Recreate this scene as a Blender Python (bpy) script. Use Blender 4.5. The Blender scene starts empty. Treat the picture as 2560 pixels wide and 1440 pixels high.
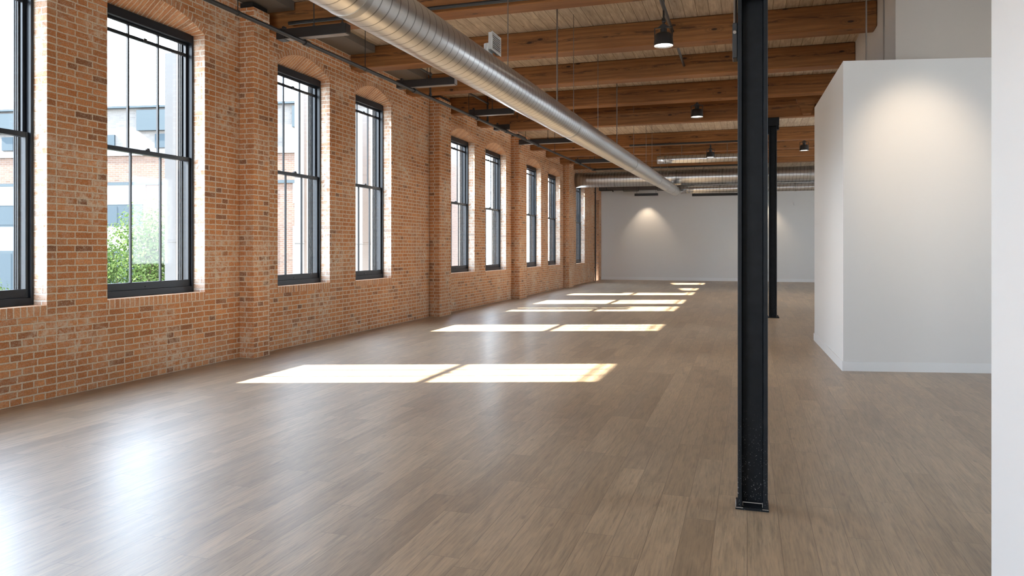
import bpy, bmesh, math, random
from mathutils import Vector, Matrix
R = random.Random(7)
PI = math.pi
scene = bpy.context.scene
COL = scene.collection

# ------------------------------------------------------------------ object helpers
def tag(o, label=None, cat=None, group=None, kind=None):
    if label: o['label'] = label
    if cat: o['category'] = cat
    if group: o['group'] = group
    if kind: o['kind'] = kind
    return o

def obj(name, bm, mat, parent=None, smooth=False, loc=None):
    me = bpy.data.meshes.new(name)
    bm.normal_update()
    bm.to_mesh(me); bm.free()
    if smooth:
        me.polygons.foreach_set('use_smooth', [True] * len(me.polygons))
        try: me.set_sharp_from_angle(angle=math.radians(35))
        except Exception: pass
    for m in (mat if isinstance(mat, (list, tuple)) else [mat]):
        me.materials.append(m)
    o = bpy.data.objects.new(name, me); COL.objects.link(o)
    if loc is not None: o.location = loc
    if parent: o.parent = parent
    return o

def empty(name, loc, label=None, cat=None, group=None, kind=None):
    o = bpy.data.objects.new(name, None); COL.objects.link(o)
    o.location = loc; o.empty_display_size = .1
    return tag(o, label, cat, group, kind)

def copy_tree(o, parent=None):
    c = o.copy(); COL.objects.link(c)
    if parent:
        c.parent = parent; c.matrix_parent_inverse = o.matrix_parent_inverse
    for ch in list(o.children): copy_tree(ch, c)
    return c

# ------------------------------------------------------------------ mesh helpers
def box(bm, a, b, bevel=0.0):
    x0, y0, z0 = a; x1, y1, z1 = b
    vs = [bm.verts.new(p) for p in ((x0,y0,z0),(x1,y0,z0),(x1,y1,z0),(x0,y1,z0),(x0,y0,z1),(x1,y0,z1),(x1,y1,z1),(x0,y1,z1))]
    fs = [bm.faces.new([vs[i] for i in q]) for q in ((0,3,2,1),(4,5,6,7),(0,1,5,4),(1,2,6,5),(2,3,7,6),(3,0,4,7))]
    if bevel:
        es = list({e for f in fs for e in f.edges})
        bmesh.ops.bevel(bm, geom=es, offset=bevel, segments=1, affect='EDGES')
    return bm

def B(*boxes, bevel=0.0):
    bm = bmesh.new()
    for a, b in boxes: box(bm, a, b, bevel)
    return bm

def prism(bm, pts, fn, h0, h1):
    """pts 2D polygon; fn(p, h) -> 3D"""
    lo = [bm.verts.new(fn(p, h0)) for p in pts]; hi = [bm.verts.new(fn(p, h1)) for p in pts]
    n = len(pts)
    bm.faces.new(lo[::-1]); bm.faces.new(hi)
    for i in range(n):
        bm.faces.new((lo[i], lo[(i+1) % n], hi[(i+1) % n], hi[i]))

def tube(bm, p0, p1, r, seg=12, r1=None, caps=True):
    p0 = Vector(p0); p1 = Vector(p1); d = (p1 - p0).normalized()
    a = d.orthogonal().normalized(); b = d.cross(a)
    r1 = r if r1 is None else r1
    A = [bm.verts.new(p0 + r*(math.cos(t)*a + math.sin(t)*b)) for t in [2*PI*i/seg for i in range(seg)]]
    Bv = [bm.verts.new(p1 + r1*(math.cos(t)*a + math.sin(t)*b)) for t in [2*PI*i/seg for i in range(seg)]]
    for i in range(seg):
        bm.faces.new((A[i], A[(i+1) % seg], Bv[(i+1) % seg], Bv[i]))
    if caps: bm.faces.new(A[::-1]); bm.faces.new(Bv)
    return bm

def T(*segs, seg=12):
    bm = bmesh.new()
    for s in segs: tube(bm, s[0], s[1], s[2], seg)
    return bm

def lathe(bm, prof, seg=32, c=(0, 0, 0)):
    rings = []
    for r, z in prof:
        if r < 1e-6: rings.append([bm.verts.new((c[0], c[1], c[2]+z))])
        else: rings.append([bm.verts.new((c[0]+r*math.cos(2*PI*i/seg), c[1]+r*math.sin(2*PI*i/seg), c[2]+z)) for i in range(seg)])
    for A, Bq in zip(rings, rings[1:]):
        for i in range(seg):
            j = (i+1) % seg
            if len(A) == 1 and len(Bq) == 1: break
            if len(A) == 1: bm.faces.new((A[0], Bq[j], Bq[i]))
            elif len(Bq) == 1: bm.faces.new((A[i], A[j], Bq[0]))
            else: bm.faces.new((A[i], A[j], Bq[j], Bq[i]))
    bmesh.ops.recalc_face_normals(bm, faces=bm.faces[:])
    return bm

def uv_box(bm, off=(0, 0)):
    """metric UVs: horizontal run, height"""
    uv = bm.loops.layers.uv.verify(); bm.normal_update()
    for f in bm.faces:
        n = f.normal
        for l in f.loops:
            p = l.vert.co
            if abs(n.z) > .7: q = (p.y, p.x)
            elif abs(n.x) >= abs(n.y): q = (p.y, p.z)
            else: q = (p.x + .09, p.z)
            l[uv].uv = (q[0] + off[0], q[1] + off[1])
    return bm

# ------------------------------------------------------------------ material helpers
class M:
    def __init__(s, name):
        s.m = bpy.data.materials.new(name); s.m.use_nodes = True
        s.t = s.m.node_tree; s.t.nodes.clear()
        s.out = s.n('ShaderNodeOutputMaterial')
    def n(s, typ, **kw):
        nd = s.t.nodes.new(typ)
        for k, v in kw.items():
            if k.startswith('i_'): nd.inputs[k[2:].replace('_', ' ')].default_value = v
            else: setattr(nd, k, v)
        return nd
    def l(s, a, b): s.t.links.new(a, b)
    def ramp(s, src, stops, interp='LINEAR'):
        r = s.n('ShaderNodeValToRGB'); r.color_ramp.interpolation = interp
        e = r.color_ramp.elements
        while len(e) < len(stops): e.new(.5)
        for i, (p, c) in enumerate(stops):
            e[i].position = p
            e[i].color = (c, c, c, 1) if isinstance(c, (int, float)) else (*c, 1)
        s.l(src, r.inputs['Fac']); return r.outputs['Color']
    def mix(s, fac, a, b, mode='MIX'):
        m = s.n('ShaderNodeMix', data_type='RGBA', blend_type=mode)
        for sock, v in ((m.inputs[0], fac), (m.inputs[6], a), (m.inputs[7], b)):
            if hasattr(v, 'is_linked'): s.l(v, sock)
            elif isinstance(v, (int, float)): sock.default_value = v if sock.type == 'VALUE' else (v, v, v, 1)
            else: sock.default_value = (*v, 1)
        return m.outputs[2]
    def math(s, op, a, b=0.0, clamp=False):
        m = s.n('ShaderNodeMath', operation=op); m.use_clamp = clamp
        for sock, v in ((m.inputs[0], a), (m.inputs[1], b)):
            if hasattr(v, 'is_linked'): s.l(v, sock)
            else: sock.default_value = v
        return m.outputs[0]
    def noise(s, vec, scale, detail=4, rough=.55, dist=0.0):
        n = s.n('ShaderNodeTexNoise'); n.inputs['Scale'].default_value = scale
        n.inputs['Detail'].default_value = detail; n.inputs['Roughness'].default_value = rough
        n.inputs['Distortion'].default_value = dist
        s.l(vec, n.inputs['Vector']); return n
    def mapping(s, vec, scale=(1, 1, 1), loc=(0, 0, 0), rot=(0, 0, 0)):
        n = s.n('ShaderNodeMapping'); n.inputs['Scale'].default_value = scale
        n.inputs['Location'].default_value = loc; n.inputs['Rotation'].default_value = rot
        s.l(vec, n.inputs['Vector']); return n.outputs[0]
    def bsdf(s, **kw):
        b = s.n('ShaderNodeBsdfPrincipled')
        for k, v in kw.items():
            sock = b.inputs[k]
            if hasattr(v, 'is_linked'): s.l(v, sock)
            elif sock.type == 'RGBA': sock.default_value = (*v, 1)
            else: sock.default_value = v
        s.l(b.outputs[0], s.out.inputs[0]); return b
    def bump(s, h, strength=.5, dist=.01):
        b = s.n('ShaderNodeBump'); b.inputs['Strength'].default_value = strength
        b.inputs['Distance'].default_value = dist
        s.l(h, b.inputs['Height']); return b.outputs[0]
    def geo(s): return s.n('ShaderNodeNewGeometry').outputs['Position']
    def uv(s): return s.n('ShaderNodeUVMap').outputs[0]
    def obco(s): return s.n('ShaderNodeTexCoord').outputs['Object']

def plain(name, col, rough=.5, metal=0.0, spec=.5, bumps=0.0, bscale=60):
    m = M(name); kw = {'Base Color': col, 'Roughness': rough, 'Metallic': metal, 'Specular IOR Level': spec}
    if bumps:
        n = m.noise(m.geo(), bscale, 3)
        kw['Normal'] = m.bump(n.outputs[0], bumps, .003)
    m.bsdf(**kw); return m.m

def brick_mat(name, c1, c2, dark, mortar, wear=.5, more=0.0, squash=1.0):
    m = M(name); uv = m.uv(); pos = m.geo()
    nz = m.noise(uv, 9, 3); nz2 = m.noise(uv, 38, 2)
    def off(n, s):
        v = m.n('ShaderNodeVectorMath', operation='SUBTRACT'); m.l(n.outputs['Color'], v.inputs[0]); v.inputs[1].default_value = (.5, .5, .5)
        w = m.n('ShaderNodeVectorMath', operation='SCALE'); m.l(v.outputs[0], w.inputs[0]); w.inputs['Scale'].default_value = s
        return w.outputs[0]
    a = m.n('ShaderNodeVectorMath', operation='ADD'); m.l(uv, a.inputs[0]); m.l(off(nz, .014), a.inputs[1])
    b = m.n('ShaderNodeVectorMath', operation='ADD'); m.l(a.outputs[0], b.inputs[0]); m.l(off(nz2, .009), b.inputs[1])
    br = m.n('ShaderNodeTexBrick', offset=.5, offset_frequency=2, squash=squash, squash_frequency=2)
    for k, v in (('Scale', 1.0), ('Mortar Size', .0085), ('Mortar Smooth', .25), ('Bias', 0.0), ('Brick Width', .213), ('Row Height', .0695)):
        br.inputs[k].default_value = v
    br.inputs['Color1'].default_value = (0, 0, 0, 1); br.inputs['Color2'].default_value = (1, 1, 1, 1); br.inputs['Mortar'].default_value = (.5, .5, .5, 1)
    m.l(b.outputs[0], br.inputs['Vector'])
    tint = br.outputs['Color']; fac = br.outputs['Fac']
    base = m.ramp(tint, [(.0, dark), (.1, c1), (.45, c2), (.8, c1), (1.0, tuple(x*1.12 for x in c2))])
    fine = m.noise(uv, 55, 5, .65)
    mot = m.ramp(fine.outputs[0], [(.3, .72), (.7, 1.2)])
    base = m.mix(1.0, base, mot, 'MULTIPLY')
    # pits and chips
    pit = m.noise(uv, 90, 2, .5)
    base = m.mix(m.ramp(pit.outputs[0], [(.59, 0), (.67, .8)]), base, tuple(x*.72 for x in mortar))
    ch = m.noise(uv, 24, 2, .5, 1.2); chm = m.noise(uv, 6, 2)
    line = m.math('ABSOLUTE', m.math('SUBTRACT', ch.outputs[0], .5))
    base = m.mix(m.math('MULTIPLY', m.ramp(line, [(.006, .85), (.022, 0)]), m.ramp(chm.outputs[0], [(.5, 0), (.6, 1)])), base, tuple(x*.9 for x in mortar))
    # old plaster residue, stronger in broad patches
    big = m.noise(uv, 1.15, 3, .6)
    mid = m.noise(uv, 13, 5, .7)
    res = m.math('MULTIPLY', m.ramp(big.outputs[0], [(.48-more, 0), (.66-more, 1)]), m.ramp(mid.outputs[0], [(.44-more*.5, 0), (.6-more*.5, 1)]))
    base = m.mix(m.math('MULTIPLY', res, wear), base, tuple(x*1.02 for x in mortar))
    sm = m.noise(uv, 2.4, 3, .6)
    base = m.mix(m.ramp(sm.outputs[0], [(.3, .35), (.5, 0)]), base, dark)
    mo = m.mix(1.0, mortar, m.ramp(fine.outputs[0], [(.3, .75), (.7, 1.15)]), 'MULTIPLY')
    col = m.mix(fac, base, mo)
    h = m.math('SUBTRACT', m.math('MULTIPLY', fine.outputs[0], .35), fac)
    m.bsdf(**{'Base Color': col, 'Roughness': .88, 'Specular IOR Level': .25, 'Normal': m.bump(h, .8, .008)})
    return m.m

BRICK = brick_mat('old_brick', (.415, .158, .054), (.51, .225, .088), (.20, .095, .05), (.57, .47, .355), .9, 0.0, .58)
BRICK_JAMB = brick_mat('whitewashed_brick', (.50, .25, .13), (.58, .34, .20), (.36, .22, .15), (.74, .68, .59), .9, .13)
BRICK_ARCH = brick_mat('arch_brick', (.45, .195, .085), (.52, .255, .12), (.34, .16, .08), (.62, .51, .39), .3)

def beam_mat():
    m = M('old_timber'); oc = m.obco(); info = m.n('ShaderNodeObjectInfo')
    sh = m.n('ShaderNodeVectorMath', operation='ADD'); m.l(oc, sh.inputs[0])
    sc = m.n('ShaderNodeVectorMath', operation='SCALE'); sc.inputs[0].default_value = (17, 11, 5); m.l(info.outputs['Random'], sc.inputs['Scale'])
    m.l(sc.outputs[0], sh.inputs[1]); v = sh.outputs[0]
    warp = m.noise(m.mapping(v, (.9, 3, 3)), 1.0, 3, .5)
    w = m.n('ShaderNodeTexWave', wave_type='BANDS', bands_direction='Z'); w.inputs['Scale'].default_value = 3.0
    w.inputs['Distortion'].default_value = 9; w.inputs['Detail'].default_value = 3; w.inputs['Detail Scale'].default_value = .8
    m.l(m.mapping(v, (.16, 1.2, 1.4)), w.inputs['Vector'])
    grain = m.noise(m.mapping(v, (2.2, 60, 60)), 1.0, 4, .6)
    c = m.ramp(w.outputs[0], [(0, (.215, .088, .027)), (.45, (.25, .106, .034)), (1, (.285, .126, .042))])
    c = m.mix(m.ramp(warp.outputs[0], [(.35, .0), (.65, .7)]), c, (.19, .074, .022))
    c = m.mix(1.0, c, m.ramp(grain.outputs[0], [(.3, .78), (.7, 1.12)]), 'MULTIPLY')
    # a resin streak along the middle of the face, and knots
    xyz = m.n('ShaderNodeSeparateXYZ'); m.l(oc, xyz.inputs[0]); rx = m.n('ShaderNodeSeparateXYZ'); m.l(v, rx.inputs[0])
    cx = m.n('ShaderNodeCombineXYZ'); m.l(m.math('MULTIPLY', rx.outputs[0], .5), cx.inputs[0])
    wv = m.noise(cx.outputs[0], 1.0, 2)
    dz = m.math('ABSOLUTE', m.math('ADD', m.math('SUBTRACT', xyz.outputs[2], .2), m.math('MULTIPLY', m.math('SUBTRACT', wv.outputs[0], .5), .16)))
    sn = m.noise(m.mapping(v, (3.2, 4, 30)), 1.0, 3, .6, .8)
    stk = m.math('MULTIPLY', m.ramp(dz, [(.006, 1), (.045, 0)]), m.ramp(sn.outputs[0], [(.47, 0), (.58, .85)]))
    c = m.mix(stk, c, (.055, .022, .009))
    k2 = m.n('ShaderNodeCombineXYZ'); m.l(m.math('MULTIPLY', rx.outputs[0], 1.05), k2.inputs[0]); m.l(m.math('MULTIPLY', m.math('ADD', rx.outputs[2], rx.outputs[1]), 2.9), k2.inputs[1])
    kn = m.n('ShaderNodeTexVoronoi', voronoi_dimensions='2D'); kn.inputs['Scale'].default_value = 1.0; m.l(k2.outputs[0], kn.inputs['Vector'])
    ks = m.n('ShaderNodeSeparateColor'); m.l(kn.outputs['Color'], ks.inputs[0])
    some = m.math('GREATER_THAN', ks.outputs[0], .45)
    c = m.mix(m.math('MULTIPLY', m.ramp(kn.outputs['Distance'], [(.035, .95), (.062, 0)]), some), c, (.028, .012, .006))
    halo = m.ramp(kn.outputs['Distance'], [(.06, .0), (.075, .5), (.10, .0), (.13, .35), (.17, 0)])
    c = m.mix(m.math('MULTIPLY', halo, some), c, (.09, .036, .013))
    m.bsdf(**{'Base Color': c, 'Roughness': .62, 'Specular IOR Level': .3, 'Normal': m.bump(grain.outputs[0], .25, .004)})
    return m.m

def plank_mat(name, width, length, cols, gapc, gap, rough, grain_s, axis='Y', worn=None, spec=.5, bumps=.2, gc=.3, coat=0.0):
    """boards that run along Y (world metric coordinates)"""
    m = M(name); p = m.geo()
    sp = m.n('ShaderNodeSeparateXYZ'); m.l(p, sp.inputs[0])
    cb = m.n('ShaderNodeCombineXYZ'); m.l(sp.outputs[1], cb.inputs[0]); m.l(sp.outputs[0], cb.inputs[1])
    row = m.math('FLOOR', m.math('DIVIDE', sp.outputs[0], width))
    wn = m.n('ShaderNodeTexWhiteNoise', noise_dimensions='1D'); m.l(row, wn.inputs['W'])
    ysh = m.math('ADD', sp.outputs[1], m.math('MULTIPLY', wn.outputs[0], length*7))
    cb2 = m.n('ShaderNodeCombineXYZ'); m.l(ysh, cb2.inputs[0]); m.l(sp.outputs[0], cb2.inputs[1])
    br = m.n('ShaderNodeTexBrick', offset=0.0, offset_frequency=2)
    for k, v in (('Scale', 1.0), ('Mortar Size', gap), ('Mortar Smooth', .3), ('Bias', 0.0), ('Brick Width', length), ('Row Height', width)):
        br.inputs[k].default_value = v
    br.inputs['Color1'].default_value = (0, 0, 0, 1); br.inputs['Color2'].default_value = (1, 1, 1, 1); br.inputs['Mortar'].default_value = (.5, .5, .5, 1)
    m.l(cb2.outputs[0], br.inputs['Vector'])
    tint = br.outputs['Color']; n = len(cols)
    c = m.ramp(tint, [(i/(n-1), cols[i]) for i in range(n)])
    # grain offset per board
    tv = m.n('ShaderNodeCombineXYZ'); m.l(ysh, tv.inputs[0]); m.l(sp.outputs[0], tv.inputs[1]); m.l(m.math('MULTIPLY', tint, 13.0), tv.inputs[2])
    g1 = m.noise(m.mapping(tv.outputs[0], (grain_s*.055, grain_s, 1)), 1.0, 5, .65, .6)
    g2 = m.noise(m.mapping(tv.outputs[0], (1.6, 9, 1)), 1.0, 4, .6, 1.4)
    c = m.mix(1.0, c, m.ramp(g1.outputs[0], [(.28, 1-gc), (.5, 1.0), (.72, 1+gc*.6)]), 'MULTIPLY')
    c = m.mix(1.0, c, m.ramp(g2.outputs[0], [(.3, .80), (.7, 1.14)]), 'MULTIPLY')
    if worn:
        kn = m.n('ShaderNodeTexVoronoi'); kn.inputs['Scale'].default_value = 1.0; m.l(m.mapping(tv.outputs[0], (2.2, 6, 1)), kn.inputs['Vector'])
        c = m.mix(m.ramp(kn.outputs['Distance'], [(.03, .7), (.11, 0)]), c, worn)
    c = m.mix(br.outputs['Fac'], c, gapc)
    h = m.math('SUBTRACT', m.math('MULTIPLY', g1.outputs[0], .25), br.outputs['Fac'])
    rr = m.math('ADD', m.math('MULTIPLY', g1.outputs[0], .12), rough - .06)
    m.bsdf(**{'Base Color': c, 'Roughness': rr, 'Specular IOR Level': spec, 'Coat Weight': coat, 'Coat Roughness': .3, 'Normal': m.bump(h, bumps, .002)})
    return m.m

FLOOR = plank_mat('plank_floor', .165, 1.22, [(.275, .192, .118), (.325, .232, .145), (.375, .27, .17), (.29, .21, .136)], (.12, .08, .05), .0014, .45, 90, spec=1.0, worn=(.17, .115, .075), bumps=.1, gc=.42, coat=.3)
DECK = plank_mat('deck_boards', .178, 7.0, [(.36, .285, .21), (.44, .355, .265), (.40, .315, .235)], (.07, .045, .028), .0032, .8, 40, worn=(.2, .12, .07), spec=.2, bumps=.4)
TIMBER = beam_mat()

def duct_mat():
    m = M('galvanised_spiral'); uv = m.uv()
    sp = m.n('ShaderNodeSeparateXYZ'); m.l(uv, sp.inputs[0])       # x = metres along, y = turn 0..1
    s = m.math('FRACT', m.math('ADD', m.math('DIVIDE', sp.outputs[0], .125), sp.outputs[1]))
    seam = m.ramp(s, [(0, 1), (.05, .8), (.085, 0), (.94, 0), (1.0, 1)])
    cb = m.n('ShaderNodeCombineXYZ'); m.l(m.math('MULTIPLY', sp.outputs[0], 2.6), cb.inputs[0])
    m.l(m.math('SINE', m.math('MULTIPLY', sp.outputs[1], 2*PI)), cb.inputs[1]); m.l(m.math('COSINE', m.math('MULTIPLY', sp.outputs[1], 2*PI)), cb.inputs[2])
    wob = m.noise(cb.outputs[0], .9, 1, .4)
    spang = m.noise(m.geo(), 26, 3, .6)
    c = m.ramp(spang.outputs[0], [(.3, (.60, .605, .60)), (.7, (.63, .63, .625))])
    c = m.mix(m.math('MULTIPLY', seam, .8), c, (.12, .12, .12))
    h = m.math('ADD', m.math('MULTIPLY', seam, 1.0), m.math('MULTIPLY', wob.outputs[0], .12))
    m.bsdf(**{'Base Color': c, 'Metallic': .95, 'Roughness': m.math('ADD', m.math('MULTIPLY', spang.outputs[0], .03), .29), 'Normal': m.bump(h, .06, .004)})
    return m.m
DUCT = duct_mat()

def glass_mat():
    m = M('window_glass')
    tr = m.n('ShaderNodeBsdfTransparent'); tr.inputs[0].default_value = (.97, .985, .99, 1)
    gl = m.n('ShaderNodeBsdfGlossy'); gl.inputs['Roughness'].default_value = .03
    lw = m.n('ShaderNodeLayerWeight')
    fr = m.math('ADD', m.math('MULTIPLY', m.math('POWER', lw.outputs['Facing'], 5.0), .3), .02)
    mx = m.n('ShaderNodeMixShader'); m.l(fr, mx.inputs[0]); m.l(tr.outputs[0], mx.inputs[1]); m.l(gl.outputs[0], mx.inputs[2])
    m.l(mx.outputs[0], m.out.inputs[0]); return m.m
GLASS = glass_mat()

def emit(name, col, s):
    m = M(name); e = m.n('ShaderNodeEmission'); e.inputs[0].default_value = (*col, 1); e.inputs[1].default_value = s
    m.l(e.outputs[0], m.out.inputs[0]); return m.m

def column_mat():
    m = M('black_steel'); p = m.geo(); sp = m.n('ShaderNodeSeparateXYZ'); m.l(p, sp.inputs[0])
    n = m.noise(p, 150, 1, .5); n2 = m.noise(p, 14, 3, .6)
    low = m.ramp(sp.outputs[2], [(.0, 1), (.32, .35), (.62, 0)])
    sc = m.math('MULTIPLY', m.ramp(n.outputs[0], [(.69, 0), (.72, 1)]), low)
    c = m.mix(sc, m.ramp(n2.outputs[0], [(.3, (.008, .010, .013)), (.7, (.013, .016, .020))]), (.45, .47, .48))
    m.bsdf(**{'Base Color': c, 'Roughness': .45, 'Specular IOR Level': .16}); return m.m
STEEL = column_mat()
BLACK = plain('black_paint', (.010, .010, .011), .45)
FRAME = plain('window_frame_paint', (.011, .013, .017), .36, spec=.3)
FIXT = plain('fixture_black', (.014, .013, .013), .38)
DIFF = plain('fixture_diffuser', (.24, .21, .19), .4)
GREYM = plain('grey_metal', (.42, .42, .41), .4, .8)
ROD = plain('rod_steel', (.16, .13, .11), .45, .6)
WHITE = plain('white_paint', (.63, .622, .608), .6, spec=.3, bumps=.05, bscale=220)
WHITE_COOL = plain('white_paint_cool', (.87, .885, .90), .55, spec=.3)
TRIMW = plain('trim_white', (.68, .685, .685), .4)
GREYBOARD = plain('grey_board', (.11, .092, .075), .75, bumps=.2, bscale=30)
CONC = plain('pale_concrete', (.085, .084, .081), .9, bumps=.3, bscale=40)
VENTW = plain('vent_enamel', (.5, .49, .46), .45)
LAMP_ON = emit('lamp_glow', (1.0, .93, .82), 9.0)
LAMP_IN = plain('lamp_reflector', (.85, .82, .76), .3)

# ================================================================== dimensions (metres)
W = -6.62                       # left wall inner face
WO = -7.06                      # left wall outer face
DECKZ = 5.0; BEAMZ = 4.63
YB = 35.0                       # back wall
Y0 = -6.0                       # wall behind the viewpoint
XR = 8.0
# window: y0, y1, sill, spring
WIN = [(4.08, 5.64, .93, 4.21), (6.37, 7.89, .935, 4.22), (9.44, 10.88, .925, 4.28), (11.735, 13.12, .915, 4.28),
       (16.15, 17.77, .90, 4.19), (18.60, 20.36, .875, 4.18), (22.48, 24.17, .875, 4.18), (25.12, 26.84, .88, 4.15), (29.54, 31.23, .86, 4.15)]
HID = [(-5.6, -4.1, .93, 4.2), (-3.8, -2.3, .93, 4.2), (-2.0, -.6, .93, 4.2)]  # unseen windows added behind the viewpoint to bring in more daylight
ALLW = HID + WIN
RISE = .215

# ================================================================== setting
fl = obj('floor', B(((W-.0, Y0, -.12), (XR, YB, 0))), FLOOR); tag(fl, kind='structure')
ce = obj('ceiling', B(((W-.3, Y0, DECKZ), (XR, YB, DECKZ+.1))), DECK); tag(ce, kind='structure')
for a, b in ((9.55, 11.52), (11.95, 13.74), (5.3, 9.12)):
    obj('soffit_board', B(((W+.002, a, 4.87), (-6.12, b, 4.995))), GREYBOARD, ce)

# ---- left brick wall
def arc_pts(y0, y1, zs, n=14, rise=RISE, off=0.0):
    w = (y1 - y0) / 2; yc = (y0 + y1) / 2
    r = (w*w + rise*rise) / (2*rise); zc = zs + rise - r; a = math.asin(w / r)
    return [(yc + (r+off)*math.sin(t), zc + (r+off)*math.cos(t)) for t in [-a + 2*a*i/n for i in range(n+1)]]
NICHE = (33.40, 34.36, 3.72)
bm = bmesh.new()
fx = lambda p, h: (h, p[0], p[1])
ys = Y0
for (a, b, s, t) in sorted(ALLW):
    box(bm, (WO, ys, -.1), (W, a, DECKZ))
    box(bm, (WO, a, -.1), (W, b, s))
    arc = arc_pts(a, b, t)
    prism(bm, [(a, DECKZ)] + arc + [(b, DECKZ)], fx, WO, W)
    ys = b
box(bm, (WO, ys, -.1), (W, NICHE[0], DECKZ))
box(bm, (WO, NICHE[0], NICHE[2]), (W, NICHE[1], DECKZ))
box(bm, (WO, NICHE[0], -.1), (W-.22, NICHE[1], NICHE[2]))
box(bm, (WO, NICHE[1], -.1), (W, YB+.3, DECKZ))
bmesh.ops.recalc_face_normals(bm, faces=bm.faces[:])
uv_box(bm)
for f in bm.faces:
    c = f.calc_center_median()
    if f.normal.y < -.9 and c.z > .9 and any(abs(c.y - b) < .01 for a, b, s_, t_ in ALLW) : f.material_index = 1
    if abs(f.normal.y) > .9 and c.z > .9 and any(abs(c.y - a) < .01 for a, b, s_, t_ in ALLW): f.material_index = 1
wl = obj('wall_left', bm, [BRICK, BRICK_JAMB]); tag(wl, kind='structure')
PIL = [(8.57, 8.93, -6.39), (14.96, 15.62, -6.385), (20.86, 21.6, -6.36), (27.34, 28.1, -6.39), (.9, 1.3, -6.39)]
for a, b, x in PIL:
    bm = B(((W, a, -.05), (x, b, 4.78)), bevel=.006); uv_box(bm, (.05, 0)); obj('pilaster', bm, BRICK, wl)
    obj('bearing_plate', B(((W, a+.02, 4.78), (x-.03, b-.02, 4.85))), BLACK, wl)

def remap_strip(bm, faces_uv):
    uv = bm.loops.layers.uv.verify()
    for f, qs in faces_uv:
        for l, q in zip(f.loops, qs): l[uv].uv = q
def arch_mesh(a, b, t):
    """one ring of brick on edge: face band on the room side and the soffit of the reveal"""
    bm = bmesh.new(); n = 22
    lo = arc_pts(a, b, t, n); hi = arc_pts(a, b, t, n, off=.075); inn = arc_pts(a, b, t, n, off=-.004)
    xf = W + .005; L = 0; fu = []
    for i in range(n):
        d = math.dist(lo[i], lo[i+1])
        v = [bm.verts.new(p) for p in ((xf, *inn[i]), (xf, *inn[i+1]), (xf, *hi[i+1]), (xf, *hi[i]))]
        fu.append((bm.faces.new(v), [(.113, L), (.113, L+d), (.16, L+d), (.16, L)]))
        hz_ = t + .006; q0 = a + (b-a)*i/n; q1 = a + (b-a)*(i+1)/n
        v = [bm.verts.new(p) for p in ((-6.86, q0, hz_), (-6.86, q1, hz_), (xf, *inn[i+1]), (xf, *inn[i]))]
        fu.append((bm.faces.new(v), [(.113, L+.03), (.113, L+d+.03), (.204, L+d+.03), (.204, L+.03)]))
        v = [bm.verts.new(p) for p in ((xf, *hi[i]), (xf, *hi[i+1]), (W-.01, *hi[i+1]), (W-.01, *hi[i]))]
        fu.append((bm.faces.new(v), [(.12, L), (.12, L+d), (.13, L+d), (.13, L)]))
        L += d
    remap_strip(bm, fu); return bm
def sill_mesh(a, b, s):
    bm = bmesh.new(); h = .098; x0, x1 = WO-.02, W+.008
    def q(ps, us):
        f = bm.faces.new([bm.verts.new(p) for p in ps]); return (f, us)
    fu = [q(((x1, a, s-h), (x1, b, s-h), (x1, b, s), (x1, a, s)), [(.115, a), (.115, b), (.203, b), (.203, a)]),
          q(((x1, a, s), (x1, b, s), (x0, b, s), (x0, a, s)), [(.115, a), (.115, b), (.203, b), (.203, a)]),
          q(((x1, a, s-h), (x0, a, s-h), (x0, b, s-h), (x1, b, s-h)), [(.12, a), (.12, a), (.12, b), (.12, b)]),
          q(((x1, a, s-h), (x1, a, s), (x0, a, s), (x0, a, s-h)), [(.12, a), (.2, a), (.2, a+.05), (.12, a+.05)]),
          q(((x1, b, s-h), (x0, b, s-h), (x0, b, s), (x1, b, s)), [(.12, b), (.12, b+.05), (.2, b+.05), (.2, b)])]
    remap_strip(bm, fu); return bm
for (a, b, s, t) in ALLW:
    obj('brick_arch', arch_mesh(a, b, t), BRICK_ARCH, wl)
    obj('brick_sill', sill_mesh(a, b, s+.002), BRICK_ARCH, wl)

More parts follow.
